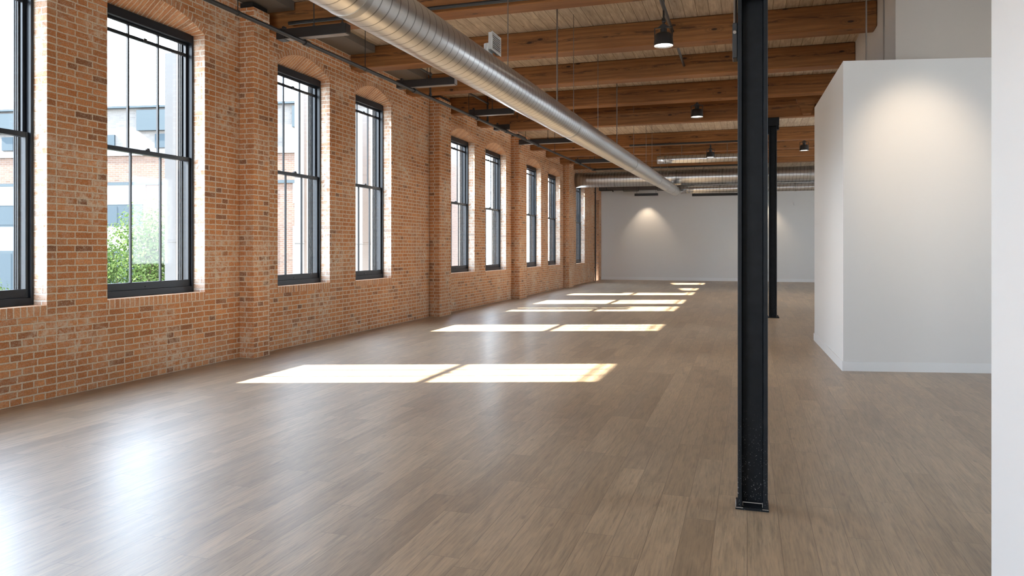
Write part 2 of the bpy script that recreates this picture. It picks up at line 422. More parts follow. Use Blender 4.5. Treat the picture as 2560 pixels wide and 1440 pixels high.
# ---- windows
def ring(bm, x0, x1, y0, y1, z0, z1, wl_, wr, wb, wt):
    box(bm, (x0, y0, z0), (x1, y0+wl_, z1), .003); box(bm, (x0, y1-wr, z0), (x1, y1, z1), .003)
    box(bm, (x0, y0+wl_, z0), (x1, y1-wr, z0+wb), .003); box(bm, (x0, y0+wl_, z1-wt), (x1, y1-wr, z1), .003)
    return bm
def make_window(i, a, b, s, t):
    root = empty('window_%d' % i, (-6.86, (a+b)/2, s), kind='structure')
    ox, oy, oz = root.location
    def part(name, bm, mat, par=root, sm=False):
        d = Vector((ox, oy, oz))
        bmesh.ops.translate(bm, verts=bm.verts[:], vec=-d)
        return obj(name, bm, mat, par, sm)
    top = t + .01; zb = s + .003; g = .003
    a += g; b -= g
    bm = bmesh.new()
    ring(bm, -6.93, -6.79, a, b, zb, top, .03, .03, .075, .105)
    prism(bm, [(a, top)] + [(y, z - .012) for y, z in arc_pts(a, b, t)][1:-1] + [(b, top)], fx, -6.92, -6.86)
    part('window_frame', bm, FRAME)
    fa, fb = a + .03, b - .03
    mz = zb + (top - zb) * .515
    # storm track ribs outside
    bm = bmesh.new()
    for k, xx in enumerate((-6.945, -6.975, -7.005)):
        box(bm, (xx-.006, fa-.03, zb), (xx+.006, fa+.018-.004*k, top)); box(bm, (xx-.006, fb-.018+.004*k, zb), (xx+.006, fb+.03, top))
    part('storm_track', bm, FRAME)
    def sash(name, x0, x1, z0, z1, wb, wt, transom):
        bm = ring(bmesh.new(), x0, x1, fa, fb, z0, z1, .036, .036, wb, wt)
        sh = part(name, bm, FRAME)
        xm = (x0 + x1) / 2; bm = bmesh.new()
        ga, gb = fa + .036, fb - .036
        for k in (1, 2):
            y = ga + (gb - ga) * k / 3
            box(bm, (xm-.012, y-.011, z0+wb), (xm+.012, y+.011, z1-wt))
        if transom: box(bm, (xm-.014, ga, transom-.019), (xm+.014, gb, transom+.019))
        part('muntin', bm, FRAME, sh)
        part('glass_pane', B(((xm-.002, ga-.01, z0+wb-.01), (xm+.002, gb+.01, z1-wt+.01))), GLASS, sh)
        return sh
    up = sash('upper_sash', -6.885, -6.855, mz-.025, top-.105, .05, .03, top - .26)
    lo = sash('lower_sash', -6.85, -6.815, zb+.075, mz+.025, .085, .05, None)
    bm = B(((-6.840, oy-.035, mz+.022), (-6.795, oy+.035, mz+.036)), ((-6.830, oy-.008, mz+.036), (-6.800, oy+.03, mz+.052)), bevel=.002)
    part('sash_lock', bm, BLACK, lo)
    bm = B(((-6.860, oy-.025, top-.285), (-6.830, oy+.025, top-.235)), bevel=.004)
    part('sash_lock', bm, BLACK, up)
    bm = B(((-6.816, oy-.03, zb+.1), (-6.803, oy+.03, zb+.112)), bevel=.002)
    part('sash_lift', bm, BLACK, lo)
    return root
for i, w in enumerate(WIN): make_window(i+1, *w)
for i, w in enumerate(HID): make_window(i+10, *w)

# ---- other walls
wb_ = obj('wall_back', B(((W-.3, YB, -.1), (XR+.3, YB+.25, DECKZ+.1))), WHITE); tag(wb_, kind='structure')
bb = obj('baseboard_back', B(((W+.001, YB-.016, 0), (XR, YB-.0005, .14)), bevel=.003), TRIMW); tag(bb, kind='structure')
# wall behind the viewpoint, unseen; its tall openings are added to let in daylight
bm = bmesh.new(); x = WO
for a, b in ((-5.9, -4.4), (-3.6, -2.3)):
    box(bm, (x, Y0-.3, -.1), (a, Y0, DECKZ)); box(bm, (a, Y0-.3, -.1), (b, Y0, .9)); box(bm, (a, Y0-.3, 4.2), (b, Y0, DECKZ)); x = b
box(bm, (x, Y0-.3, -.1), (XR+.3, Y0, DECKZ))
tag(obj('wall_front', bm, WHITE), kind='structure')
bm = bmesh.new(); y = Y0
for a, b in ((5.0, 7.0), (17.0, 19.0), (22.0, 24.0), (28., 30.)):  # unseen openings added to light the side behind the partition
    box(bm, (XR, y, -.1), (XR+.3, a, DECKZ)); box(bm, (XR, a, -.1), (XR+.3, b, .9)); box(bm, (XR, a, 4.2), (XR+.3, b, DECKZ)); y = b
box(bm, (XR, y, -.1), (XR+.3, YB, DECKZ))
tag(obj('wall_right', bm, WHITE), kind='structure')
# near white wall on the right of the picture
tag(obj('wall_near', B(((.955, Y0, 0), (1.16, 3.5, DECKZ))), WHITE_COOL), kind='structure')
# white partition room
PA, PB, PC, PD = (1.118, 9.88), (1.046, 13.03), (5.2, 10.72), (5.2, 13.03)
PH = 3.785
bm = bmesh.new(); prism(bm, [PA, PC, PD, PB], lambda p, h: (p[0], p[1], h), 0, PH)
bmesh.ops.recalc_face_normals(bm, faces=bm.faces[:])
tag(obj('wall_partition', bm, WHITE), kind='structure')
def offs(p, q, d):
    v = Vector((q[0]-p[0], q[1]-p[1])).normalized(); return Vector((v.y, -v.x)) * d
def base_run(name, p, q, ext0=0, ext1=0):
    P, Q = Vector(p), Vector(q); v = (Q-P).normalized(); P = P - v*ext0; Q = Q + v*ext1; o = offs(p, q, .014); e = offs(p, q, .0006)
    bm = bmesh.new(); prism(bm, [P+e, Q+e, Q+o, P+o], lambda u, h: (u[0], u[1], h), 0, .115)
    bmesh.ops.recalc_face_normals(bm, faces=bm.faces[:]); return obj(name, bm, TRIMW)
bp = base_run('baseboard_partition', PA, PC, .014, 0); tag(bp, kind='structure')
bp = base_run('baseboard_partition_side', PB, PA, .014, .0); tag(bp, kind='structure')
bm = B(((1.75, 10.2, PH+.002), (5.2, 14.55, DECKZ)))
tag(obj('wall_bulkhead', bm, plain('shaded_white_paint', (.44, .40, .355), .6)), kind='structure')  # shade on the upper white wall is put into this darker colour

# ================================================================== timber beams
ORD = ['first', 'second', 'third', 'fourth', 'fifth', 'sixth', 'seventh', 'eighth', 'ninth', 'tenth']
BEAMS = [(9.15, 'nearest timber ceiling beam in view, with a black pipe along its front'),
  (11.55, 'long timber ceiling beam right behind the nearest lamp, streaked with resin'),
  (13.77, 'timber ceiling beam behind the nearest lamp, third from the viewer'),
  (16.10, 'timber ceiling beam just above the second lamp, fourth from the viewer'),
  (17.95, 'timber ceiling beam behind the low lit girder, fifth from the viewer'),
  (22.85, 'timber ceiling beam with a black pipe under it, behind the far black column'),
  (24.80, 'timber ceiling beam behind the small upper cross duct, seventh from the viewer'),
  (26.85, 'timber ceiling beam second from the back, in front of the large cross duct'),
  (28.73, 'rearmost timber ceiling beam, right above the large cross duct')]
for k, (y, lab) in enumerate(BEAMS):
    x1 = 1.748 if y < 14.5 and y > 9.8 else 6.5
    if y < 9.8: x1 = 7.9
    xc = (W + x1) / 2; wd = .33
    bm = B(((W+.002-xc, -wd/2, 0), (x1-xc, wd/2, DECKZ-.002-BEAMZ)), bevel=.012)
    o = obj('timber_beam', bm, TIMBER, loc=(xc, y+wd/2, BEAMZ))
    tag(o, lab or 'timber ceiling beam above the viewer, out over the nearest windows', 'beam', 'timber ceiling beams', 'thing')
x1 = 6.5; xc = (-5.4 + x1) / 2
o = obj('timber_girder', B(((-5.4-xc, -.11, 0), (x1-xc, .11, .27)), bevel=.01), TIMBER, loc=(xc, 17.0, 4.30))
tag(o, 'low brightly lit timber girder carried by the far black column', 'beam', kind='thing')
# hewn bracket on the girder
bm = bmesh.new(); prism(bm, [(-.20, .34), (.20, .34), (.09, .02), (-.07, .02)], lambda p, h: (p[0], h, p[1]), -.14, 0)
br_ = obj('corbel', bm, TIMBER, o); br_.location = (1.19-xc, -.112, 0)

# ================================================================== steel columns
def column(name, x, y, top, label, scuffs, plate):
    root = empty(name, (x, y, 0), label, 'column', kind='thing')
    w, d, tf, tw = .164, .155, .024, .012
    z0 = .012
    bm = B(((-w/2, -d/2, z0), (-w/2+tf, d/2, top)), ((w/2-tf, -d/2, z0), (w/2, d/2, top)), ((-w/2+tf, .03-tw/2, z0), (w/2-tf, .03+tw/2, top)), bevel=.003)
    obj('shaft', bm, STEEL, root)
    if plate:
        obj('base_plate', B(((-.13, -.12, 0), (.13, .12, .02)), bevel=.004), STEEL, root)
        for sx in (-.105, .105):
            for sy in (-.095, .095): obj('anchor_bolt', T(((sx, sy, .02), (sx, sy, .045), .011), seg=6), STEEL, root)
    else:
        obj('base_plate', B(((-w/2-.012, -d/2-.008, 0), (w/2+.006, d/2+.008, .014))), STEEL, root)
        obj('base_angle', B(((-w/2-.012, -d/2-.006, .014), (-w/2-.008, -d/2+.02, .05)), ((-w/2+.03, -d/2+.02, .034), (w/2-.03, -d/2+.024, .039)), ((-w/2+.026, -d/2+.02, .014), (-w/2+.03, -d/2+.024, .039)), ((w/2-.03, -d/2+.02, .014), (w/2-.026, -d/2+.024, .039)), ((-w/2-.012, -d/2-.01, .010), (-w/2+.03, -d/2-.0075, .0145)), ((w/2-.03, -d/2-.01, .010), (w/2+.004, -d/2-.0075, .0145)), bevel=.001), GREYM, root)
    return root
c1 = column('steel_column', .03, 4.545, BEAMZ-.002, 'tall black steel column standing close to the viewer, scuffed at its foot', True, False)
bx = obj('junction_box', B(((-.112, -.05, 2.60), (-.083, .05, 2.805)), bevel=.004), BLACK, c1)
obj('conduit', T(((-.1, -.015, 2.80), (-.1, -.015, BEAMZ-.01), .007), ((-.092, .012, 2.80), (-.092, .012, BEAMZ-.01), .007), seg=8), ROD, c1)
obj('box_knob', T(((-.099, -.05, 2.755), (-.099, -.066, 2.745), .010), seg=10), GREYM, c1)
obj('splice_plate', B(((-.083, -.0815, 2.935), (.06, -.0775, 4.5))), STEEL, c1)
c2 = column('steel_column', .525, 16.98, 4.298, 'far black steel column on a bolted base plate beside the white partition', True, True)
obj('cap_bracket', B(((-.13, -.1, 4.12), (.13, .1, 4.297)), ((.082, -.08, 4.04), (.125, .08, 4.12)), ((-.125, -.08, 3.95), (-.082, .08, 4.12)), bevel=.006), STEEL, c2)

# ================================================================== ducts
def duct_mesh(p0, p1, r, seg=48, step=.5, cap0=True, cap1=True):
    p0 = Vector(p0); p1 = Vector(p1); L = (p1-p0).length; d = (p1-p0).normalized()
    a = Vector((0, 0, 1)); a = (a - d*a.dot(d)).normalized(); b = d.cross(a)
    n = max(2, int(L/step)); bm = bmesh.new(); uv = bm.loops.layers.uv.verify()
    rings = [[bm.verts.new(p0 + d*(L*k/n) + r*(math.cos(2*PI*i/seg)*a + math.sin(2*PI*i/seg)*b)) for i in range(seg)] for k in range(n+1)]
    for k in range(n):
        for i in range(seg):
            j = (i+1) % seg
            f = bm.faces.new((rings[k][i], rings[k][j], rings[k+1][j], rings[k+1][i])); f.smooth = True
            for l, q in zip(f.loops, ((L*k/n, i/seg), (L*k/n, (i+1)/seg), (L*(k+1)/n, (i+1)/seg), (L*(k+1)/n, i/seg))): l[uv].uv = q
    for c, rg in ((cap0, rings[0][::-1]), (cap1, rings[-1])):
        if c: bm.faces.new(rg)
    bmesh.ops.recalc_face_normals(bm, faces=bm.faces[:])
    return bm
def band(bm, p, d, r, w=.03, t=.006, seg=40):
    p = Vector(p); d = Vector(d).normalized()
    tube(bm, p - d*w/2, p + d*w/2, r+t, seg)
D0, D1, DR = Vector((-2.40, 1.0, 3.09)), Vector((-2.655, 29.3, 3.705)), .186
def dax(y): return D0.lerp(D1, (y-D0.y)/(D1.y-D0.y))
du = empty('spiral_duct', D0, 'long round galvanised spiral duct hung below the beams down the room', 'duct', kind='thing')
def dpart(name, bm, mat, root=None, sm=False):
    root = root or du; bmesh.ops.translate(bm, verts=bm.verts[:], vec=-root.location); return obj(name, bm, mat, root, sm)
dpart('duct_body', duct_mesh(D0, D1, DR), DUCT)
for y in (4.2, 10.6, 16.9, 22.4, 25.2, 27.4):
    bm = bmesh.new(); band(bm, dax(y), D1-D0, DR, .07, .004, 48); dpart('coupling', bm, GREYM, sm=True)
ed = dax(29.3)
bm = bmesh.new(); lathe(bm, [(0, .1), (.09, .09), (.15, .06), (.19, .0), (.19, -.08)], 32)
bmesh.ops.rotate(bm, verts=bm.verts[:], cent=(0, 0, 0), matrix=Matrix.Rotation(-PI/2, 3, 'X')); bmesh.ops.translate(bm, verts=bm.verts[:], vec=ed)
dpart('end_cap', bm, GREYM, sm=True)
for k, (y, thick) in enumerate(((7.6, .006), (9.85, .011), (10.9, .005), (12.9, .005), (15.0, .010), (17.5, .005), (19.9, .005), (21.3, .005), (23.6, .005), (26.1, .005))):
    p = dax(y); top = DECKZ-.004
    if any(b-.02 < y < b+.35 for b, _ in BEAMS): top = BEAMZ-.004
    if 16.85 < y < 17.15: top = 4.28
    bm = T(((p.x+.01, y, p.z+DR), (p.x+.01, y, top), thick), seg=8); tube(bm, (p.x+.01, y, p.z+DR-.002), (p.x+.01, y, p.z+DR+.02), .02, 8)
    dpart('hanger_rod', bm, ROD)
# register on the duct
y = 6.98; p = dax(y)
vg = empty('vent_register', (p.x+.03, y, p.z+DR+.012), 'small pale louvred vent register standing on top of the long duct', 'vent', kind='thing')
bm = B(((.015, -.13, .02), (.05, .13, .19)), bevel=.003); obj('vent_box', bm, VENTW, vg)
bm = T(((-.03, 0, -.012), (-.03, 0, .11), .045), seg=24); obj('collar', bm, GREYM, vg, True)
bm = bmesh.new(); ring(bm, .05, .058, -.14, .14, .01, .20, .022, .022, .022, .022); obj('grille_frame', bm, VENTW, vg)
bm = bmesh.new()
for k in range(8): box(bm, (.05, -.118, .036+k*.0185), (.057, .118, .043+k*.0185))
obj('louver', bm, VENTW, vg)
obj('grille_back', B(((.0501, -.118, .032), (.0506, .118, .178))), BLACK, vg)

def cross_duct(name, p0, p1, r, label, bands, rods):
    root = empty(name, p0, label, 'duct', kind='thing')
    o = dpart('duct_body', duct_mesh(p0, p1, r, 40), DUCT, root)
    for x in bands:
        bm = bmesh.new(); band(bm, (x, p0[1], p0[2]), (1, 0, 0), r, .05, .005); dpart('coupling', bm, GREYM, root, True)
    for x in rods:
        bm = T(((x, p0[1], p0[2]+r), (x, p0[1], DECKZ-.005), .008), seg=8)
        dpart('hanger_rod', bm, ROD, root)
    return root
cross_duct('cross_duct', (W+.01, 29.5, 4.235), (7.9, 29.5, 4.235), .298, 'large galvanised duct running across the back of the room from the brick wall', (-5.0, -2.6, -.9, .9, 2.2), (-5.2, -1.6, .5, 1.9))
cross_duct('cross_duct', (-2.45, 29.46, 3.765), (7.9, 29.46, 3.765), .150, 'slimmer galvanised duct under the large one, starting at the long duct end', (-2.2, -1.0, .5, 1.7), ())
cross_duct('cross_duct', (-2.77, 24.35, 4.345), (.38, 24.35, 4.345), .128, 'small upper galvanised duct crossing behind the third lamp', (-2.5, -1.2, .2), (-2.0, -.6, .1))
o = obj('duct_riser', duct_mesh((-2.83, 24.35, 4.25), (-2.83, 24.35, 4.99), .10, 24), DUCT)
tag(o, 'short vertical galvanised duct stub at the end of the small upper duct', 'duct', kind='thing')

# ================================================================== pipes
pp = empty('sprinkler_pipe', (-6.17, 5.0, 4.352), 'long black sprinkler pipe running along the brick wall below the beams', 'pipe', kind='thing')
PZ = 4.352
PX = lambda y: -5.885 + (y-7.9)*.0288
segs = [((PX(y), y, PZ), (PX(y2), y2, PZ), .029) for y, y2 in ((3, 8.3), (8.3, 16), (16, 22), (22, 26.7))]
dpart('pipe_run', T(*segs, seg=14), BLACK, pp, True)
for y in (9.02, 12.35, 15.4, 17.3, 19.95, 24.75):
    dpart('pipe_coupling', T(((PX(y), y-.06, PZ), (PX(y), y+.06, PZ), .042), seg=14), BLACK, pp, True)
for y in (7.6, 10.6, 14.9, 18.8, 21.6, 26.2):
    dpart('pipe_hanger', T(((PX(y), y, PZ+.03), (PX(y), y, DECKZ-.004), .006), ((PX(y), y-.012, PZ), (PX(y), y+.012, PZ), .036), seg=10), BLACK, pp)
dpart('pipe_elbow', T(((PX(26.7), 26.63, PZ), (PX(26.7), 26.77, PZ), .042), ((PX(26.7)-.03, 26.7, PZ), (PX(26.7)+.1, 26.7, PZ), .042), seg=14), BLACK, pp, True)
o = obj('branch_pipe', T(((PX(26.7)+.1, 26.7, PZ), (.2, 26.7, PZ), .029), seg=12), BLACK)
tag(o, 'black pipe turning across the room above the large cross duct', 'pipe', kind='thing')
x = -6.56; y = 33.28
o = empty('riser_pipe', (x, y, 0), 'thin black vertical pipe on the brick wall beside the far niche', 'pipe', kind='thing')
obj('pipe_run', T(((0, 0, 0), (0, 0, 4.9), .028), seg=12), BLACK, o, True)
for z in (.6, 2.4, 4.0): obj('pipe_clip', B(((-.058, -.02, z), (-.02, .02, z+.03))), BLACK, o)
cp = empty('cross_pipe', (-6.15, 9.03, 4.66), 'black pipe running along the front of the nearest timber beam', 'pipe', kind='thing')
dpart('pipe_run', T(((-6.15, 9.03, 4.66), (3.0, 9.03, 4.66), .025), seg=12), BLACK, cp, True)
dpart('pipe_tee', T(((-5.12, 9.03, 4.66), (-4.98, 9.03, 4.66), .036), ((-5.05, 9.03, 4.66), (-5.05, 8.94, 4.66), .036), ((-5.05, 9.03, 4.66), (-5.05, 9.03, 4.74), .034), seg=12), BLACK, cp, True)
dpart('pipe_hanger', T(((-5.05, 9.03, 4.72), (-5.05, 9.03, DECKZ-.004), .016), seg=10), BLACK, cp)
o = obj('feed_pipe', T(((-5.05, 4.2, 4.66), (-5.05, 8.94, 4.66), .024), ((-5.05, 6.0, 4.66), (-5.05, 6.0, DECKZ), .007), seg=12), BLACK)
tag(o, 'black pipe meeting the nearest beam pipe at a tee above the first linear light', 'pipe', kind='thing')
o = obj('cross_pipe', T(((-3.4, 22.55, 4.60), (.34, 22.55, 4.60), .032), seg=12), BLACK)
tag(o, 'thick black pipe crossing below a far beam above the third lamp', 'pipe', kind='thing')
# conduit over the lamps
o = obj('conduit', T(((-1.09, 9.49, 4.80), (-1.09, 11.54, 4.80), .026), ((-1.09, 11.89, 4.80), (-1.09, 13.76, 4.80), .022), seg=12), BLACK)
tag(o, 'black conduit running over the row of hanging lamps', 'pipe', kind='thing')

# ================================================================== linear fixtures
LINS = [(8.92, -6.20, -5.15, 4.465, .135, 'first black linear light from the viewer, beside the nearest beam'),
        (12.30, -6.04, -4.94, 4.47, .13, 'second black linear light along the brick wall, between the near windows'),
        (15.38, -5.80, -4.83, 4.47, .125, 'third black linear light along the brick wall, close before the fourth'),
        (17.32, -5.90, -4.79, 4.46, .125, 'fourth black linear light along the brick wall, just before the longest one'),
        (19.95, -6.06, -4.47, 4.46, .125, 'fifth and longest black linear light along the brick wall'),
        (24.92, -5.57, -4.31, 4.46, .125, 'sixth black linear light along the brick wall, nearest the large cross duct')]
def linear_light(y, x0, x1, z, h, lab):
    L = x1 - x0; root = empty('linear_light', ((x0+x1)/2, y, z), lab, 'light fixture', 'linear lights on the wall pipe', 'thing')
    w = .13
    obj('housing', B(((-L/2, -w/2, -h/2), (L/2, w/2, h/2)), bevel=.004), FIXT, root)
    obj('diffuser', B(((-L/2+.12, -w/2+.008, -h/2-.006), (L/2-.008, w/2-.008, -h/2-.0005)), bevel=.002), DIFF, root)
    obj('end_cap', B(((L/2, -w/2+.004, -h/2+.004), (L/2+.006, w/2-.004, h/2-.004)), bevel=.002), GREYM if y in (12.30,) else FIXT, root)
    obj('pipe_clamp', B(((-L/2-.03, -w/2-.012, -h/2-.006), (-L/2+.09, w/2+.012, h/2+.01)), ((-L/2+.03, -.03, h/2), (-L/2+.07, .03, h/2+.05)), bevel=.006), BLACK, root)
    tz = BEAMZ-.004-z if 24.5 < y or 16.9 < y < 0 else DECKZ-.005-z
    for q in (.0, .42):
        obj('stem', T(((L*q, 0, h/2), (L*q, 0, tz), .007), ((L*q, 0, h/2), (L*q, 0, h/2+.03), .02), seg=8), BLACK, root)
    return root
for a in LINS: linear_light(*a)
for (y0, y1, lab) in ((11.885, 13.0, 'short black branch pipe rising from the wall pipe behind the second linear light'),
                      (14.105, 16.02, 'short black branch pipe rising from the wall pipe behind the third linear light')):
    x = PX(y1)
    o = obj('branch_pipe', T(((x, y0, 4.80), (x, y1, 4.80), .022), ((x, y1, PZ+.031), (x, y1, 4.83), .020), ((x, y1, PZ+.031), (x, y1, PZ+.08), .03), ((x, y1-.04, 4.80), (x, y1+.03, 4.80), .03), ((x, y1, 4.80), (x, y1, DECKZ-.004), .007), seg=10), BLACK)
    tag(o, lab, 'pipe', kind='thing')
def back_light(x0, x1, y, z, lab):
    root = empty('slot_light', ((x0+x1)/2, y, z), lab, 'light fixture', 'slot lights by the far wall', 'thing'); L = x1-x0
    obj('housing', B(((-L/2, -.06, -.055), (L/2, .06, .055)), bevel=.004), FIXT, root)
    for q in (-L/2+.1, L/2-.1): obj('stem', T(((q, 0, .05), (q, 0, DECKZ-.005-z), .006), seg=8), BLACK, root)
back_light(-4.95, -3.88, 34.4, 3.95, 'short black slot light hung before the far white wall, over the warm glow')
back_light(-2.27, .2, 33.0, 3.79, 'long black slot light under the slim cross duct, partly behind the near column')

# ---- service ledge above the left end of the far wall
o = obj('trim_1', B(((W+.001, 34.55, 4.19), (-2.3, 34.98, 4.60)), bevel=.01), plain('dark_soffit', (.10, .085, .075), .7)); tag(o, kind='structure')
o = empty('ceiling_bracket', (-5.9, 33.9, 4.15), 'bent black pipe bracket high in the far left corner', 'bracket', kind='thing')
dpart('bracket_arm', T(((-6.5, 33.9, 4.15), (-5.9, 33.9, 4.15), .02), ((-6.5, 33.9, 4.15), (-6.5, 33.9, 4.95), .02), ((-6.15, 33.9, 4.15), (-6.3, 33.9, 4.9), .02), ((-5.9, 33.9, 4.15), (-5.85, 33.9, 4.08), .03), seg=10), BLACK, o)
for k, (x0, x1) in enumerate(((-5.45, -4.75), (-3.9, -3.3))):
    o = obj('pipe_bracket', T(((x0, 34.3, 4.12), (x1, 34.3, 4.12), .014), ((x0, 34.3, 4.12), (x0, 34.3, 4.998), .012), ((x1, 34.3, 4.12), (x1, 34.3, 4.998), .012), seg=8), BLACK)
    tag(o, ('thin black pipe hanger above the far slot light, left one' if k == 0 else 'thin black pipe hanger above the far slot light, beside the long duct'), 'bracket', kind='thing')
# pipework and valves up on the far white wall, right of the far column
o = empty('wall_pipework', (1.05, 34.8, 4.6), 'cluster of dark valves and thin pipe high on the far wall beside the column', 'pipework', kind='thing')
dpart('pipe_run', T(((.2, 34.85, 4.55), (4.5, 34.85, 4.62), .02), ((3.0, 34.85, 4.2), (3.0, 34.85, 4.95), .018), ((1.55, 34.85, 4.62), (1.9, 34.85, 4.95), .022), seg=8), ROD, o)
rv = random.Random(3); bm = bmesh.new()
for k in range(9):
    x = 1.05 + rv.uniform(-.2, .2); z = 4.28 + k*.075
    tube(bm, (x-.07, 34.84, z), (x+rv.uniform(.02, .1), 34.8, z+rv.uniform(-.04, .08)), rv.uniform(.022, .045), 8)
dpart('valve', bm, plain('dark_iron', (.06, .05, .045), .6), o)
o = obj('smoke_sensor', T(((2.0, YB-.001, 3.45), (2.0, YB-.03, 3.45), .07), ((2.0, YB-.03, 3.45), (2.0, YB-.045, 3.45), .045), seg=24), WHITE)
tag(o, 'small round white sensor high on the far wall', 'sensor', kind='thing')

# ---- rods standing on the partition
for k, (x, y) in enumerate(((1.42, 10.2), (1.62, 10.2))):
    root = empty('brace_rod', (x, y, PH+.001), 'thin vertical steel rod on the partition top, ' + ('the one nearer the beams' if k == 0 else 'the one next to the upper white wall'), 'rod', 'rods above the partition', 'thing')
    obj('rod', T(((0, 0, 0), (0, 0, DECKZ-.004-PH), .0065), ((0, 0, .0), (0, 0, BEAMZ-PH-.05), .010), seg=8), ROD, root)
    obj('foot_plate', B(((-.035, -.02, 0), (.035, .02, .012)), ((-.015, -.012, .012), (.015, .012, .045)), bevel=.002), ROD, root)

# ================================================================== lamps
def make_lamp():
    root = empty('pendant_lamp', (0, 0, 0))
    r = .1325
    bm = bmesh.new()
    lathe(bm, [(r, 0), (r*.985, .05), (r*.93, .125), (r*.88, .15), (r*.78, .166), (r*.45, .172), (0, .173), (0, .168), (r*.44, .167), (r*.75, .16), (r*.85, .145), (r*.9, .12), (r*.955, .05), (r*.97, 0), (r, 0)], 40)
    obj('lamp_shade', bm, FIXT, root, True)
    bm = bmesh.new(); lathe(bm, [(0, .02), (r*.957, .02), (r*.957, .028), (0, .028)], 40); obj('lens', bm, LAMP_ON, root)
    bm = T(((0, 0, .17), (0, 0, .235), .045), seg=20); obj('heat_sink', bm, FIXT, root, True)
    bm = B(((-r*.86-.012, -.014, .12), (-r*.86, .014, .245)), ((r*.86, -.014, .12), (r*.86+.012, .014, .245)), ((-r*.86-.012, -.014, .245), (r*.86+.012, .014, .257)), bevel=.003)
    prism(bm, [(-.075, .257), (.075, .257), (.02, .30), (-.02, .30)], lambda p, h: (p[0], h, p[1]), -.014, .014)
    obj('yoke', bm, FIXT, root)
    bm = T(((0, 0, .29), (0, 0, .36), .016), ((-.022, 0, .34), (.03, 0, .34), .02), ((0, 0, .355), (0, 0, .385), .022), seg=12); obj('knuckle', bm, FIXT, root, True)
    return root
L0 = make_lamp()
LAMPS = [(-1.10, 10.42, 4.29, 'nearest hanging black spotlight lamp, large and glowing', .49),
         (-1.04, 16.62, 4.345, 'second hanging black lamp in the row, left of the near column', .62),
         (-1.09, 23.95, 4.32, 'third hanging black lamp in the row, before the small upper duct', .64),
         (1.62, 23.75, 4.40, 'hanging black lamp between the far column and the partition', .55),
         (2.0, 8.25, 4.35, 'hanging black lamp washing the white partition from above', .55)]
TILT = [0, 0, 0, 0, math.radians(44)]
for k, (x, y, z, lab, h) in enumerate(LAMPS):
    o = L0 if k == 0 else copy_tree(L0)
    o.location = (x, y, z); tag(o, lab, 'lamp', 'hanging spotlight lamps', 'thing')
    top = min(z + h + .2, DECKZ-.004) - z
    if k in (1, 2): top = DECKZ - .004 - z
    ti = TILT[k]; o.rotation_euler = (ti, 0, 0)
    rd = obj('drop_rod', T(((0, 0, 0), (0, 0, top-.37*math.cos(ti)), .013 if k != 3 else .006), seg=10), FIXT, o, loc=(0, 0, .37)); rd.rotation_euler = (-ti, 0, 0)

# ================================================================== outside
GZ = -4.5
gmat = plain('asphalt', (.16, .16, .155), .9)
g = obj('ground', B(((-70, -40, GZ-.1), (WO-.8, 90, GZ))), gmat); tag(g, kind='structure')
FB = brick_mat('facade_brick', (.09, .052, .036), (.11, .066, .046), (.07, .043, .031), (.13, .105, .088), .2)
PANEL = plain('pale_panel', (.125, .13, .132), .6)
DGLASS = plain('dark_window_glass', (.03, .042, .05), .6, spec=.1)
SLATE = plain('slate_cladding', (.045, .056, .062), .9, spec=.05, bumps=.3, bscale=4)
fac = empty('brick_building', (-19.07, 20.99, GZ), 'pale brick building across the street seen through the near windows', 'building', kind='thing')
fac.rotation_euler = (0, 0, math.radians(9.5))
FX0, FX1, zt = -34.0, 9.0, 6.42-GZ
def fz(z): return z - GZ
bm = B(((FX0, 0, 0), (FX1, 9, fz(4.78)))); uv_box(bm)
obj('wall', bm, FB, fac)
bm = B(((FX0, .25, fz(4.78)), (FX1, 9, zt))); uv_box(bm); obj('upper_wall', bm, brick_mat('pale_brick', (.105, .097, .09), (.12, .11, .10), (.095, .085, .08), (.13, .122, .115), .2), fac)
obj('cornice', B(((FX0, -.06, fz(4.72)), (FX1, .3, fz(4.92)))), PANEL, fac)
obj('parapet_cap', B(((FX0, .1, zt), (FX1, 9.1, zt+.07))), SLATE, fac)
for x0 in (-26, -14.5, -7.0, -1.35, 4.4): obj('dormer_panel', B(((x0, .12, fz(5.62)), (x0+1.9, .26, fz(6.34)))), SLATE, fac)
for x0 in range(-33, 8, 2):
    obj('attic_window', B(((x0+.3, .2, fz(5.02)), (x0+.75, .27, fz(5.5)))), DGLASS, fac)
obj('lintel_band', B(((FX0, -.05, fz(3.70)), (FX1, .02, fz(3.80)))), SLATE, fac)
xs = -33.5; k = 0
while xs < 8.4:
    w = 4.1
    obj('spandrel', B(((xs, -.03, fz(3.02)), (xs+w, .04, fz(3.70)))), PANEL, fac)
    obj('spandrel', B(((xs, -.03, fz(-.4)), (xs+w, .04, fz(2.25)))), PANEL, fac)
    for j in range(2):
        a = xs + .12 + j*2.0
        f = obj('window', B(((a, -.02, fz(2.25)), (a+1.86, .05, fz(3.02)))), SLATE, fac)
        obj('pane', B(((a+.07, -.03, fz(2.33)), (a+.9, .0, fz(2.95))), ((a+.97, -.03, fz(2.33)), (a+1.79, .0, fz(2.95)))), DGLASS, f)
        f = obj('window', B(((a+.2, -.04, fz(-.1)), (a+1.6, .05, fz(1.4)))), SLATE, fac)
        obj('pane', B(((a+.27, -.05, fz(0)), (a+1.53, .0, fz(1.3)))), DGLASS, f)
    xs += 4.75; k += 1

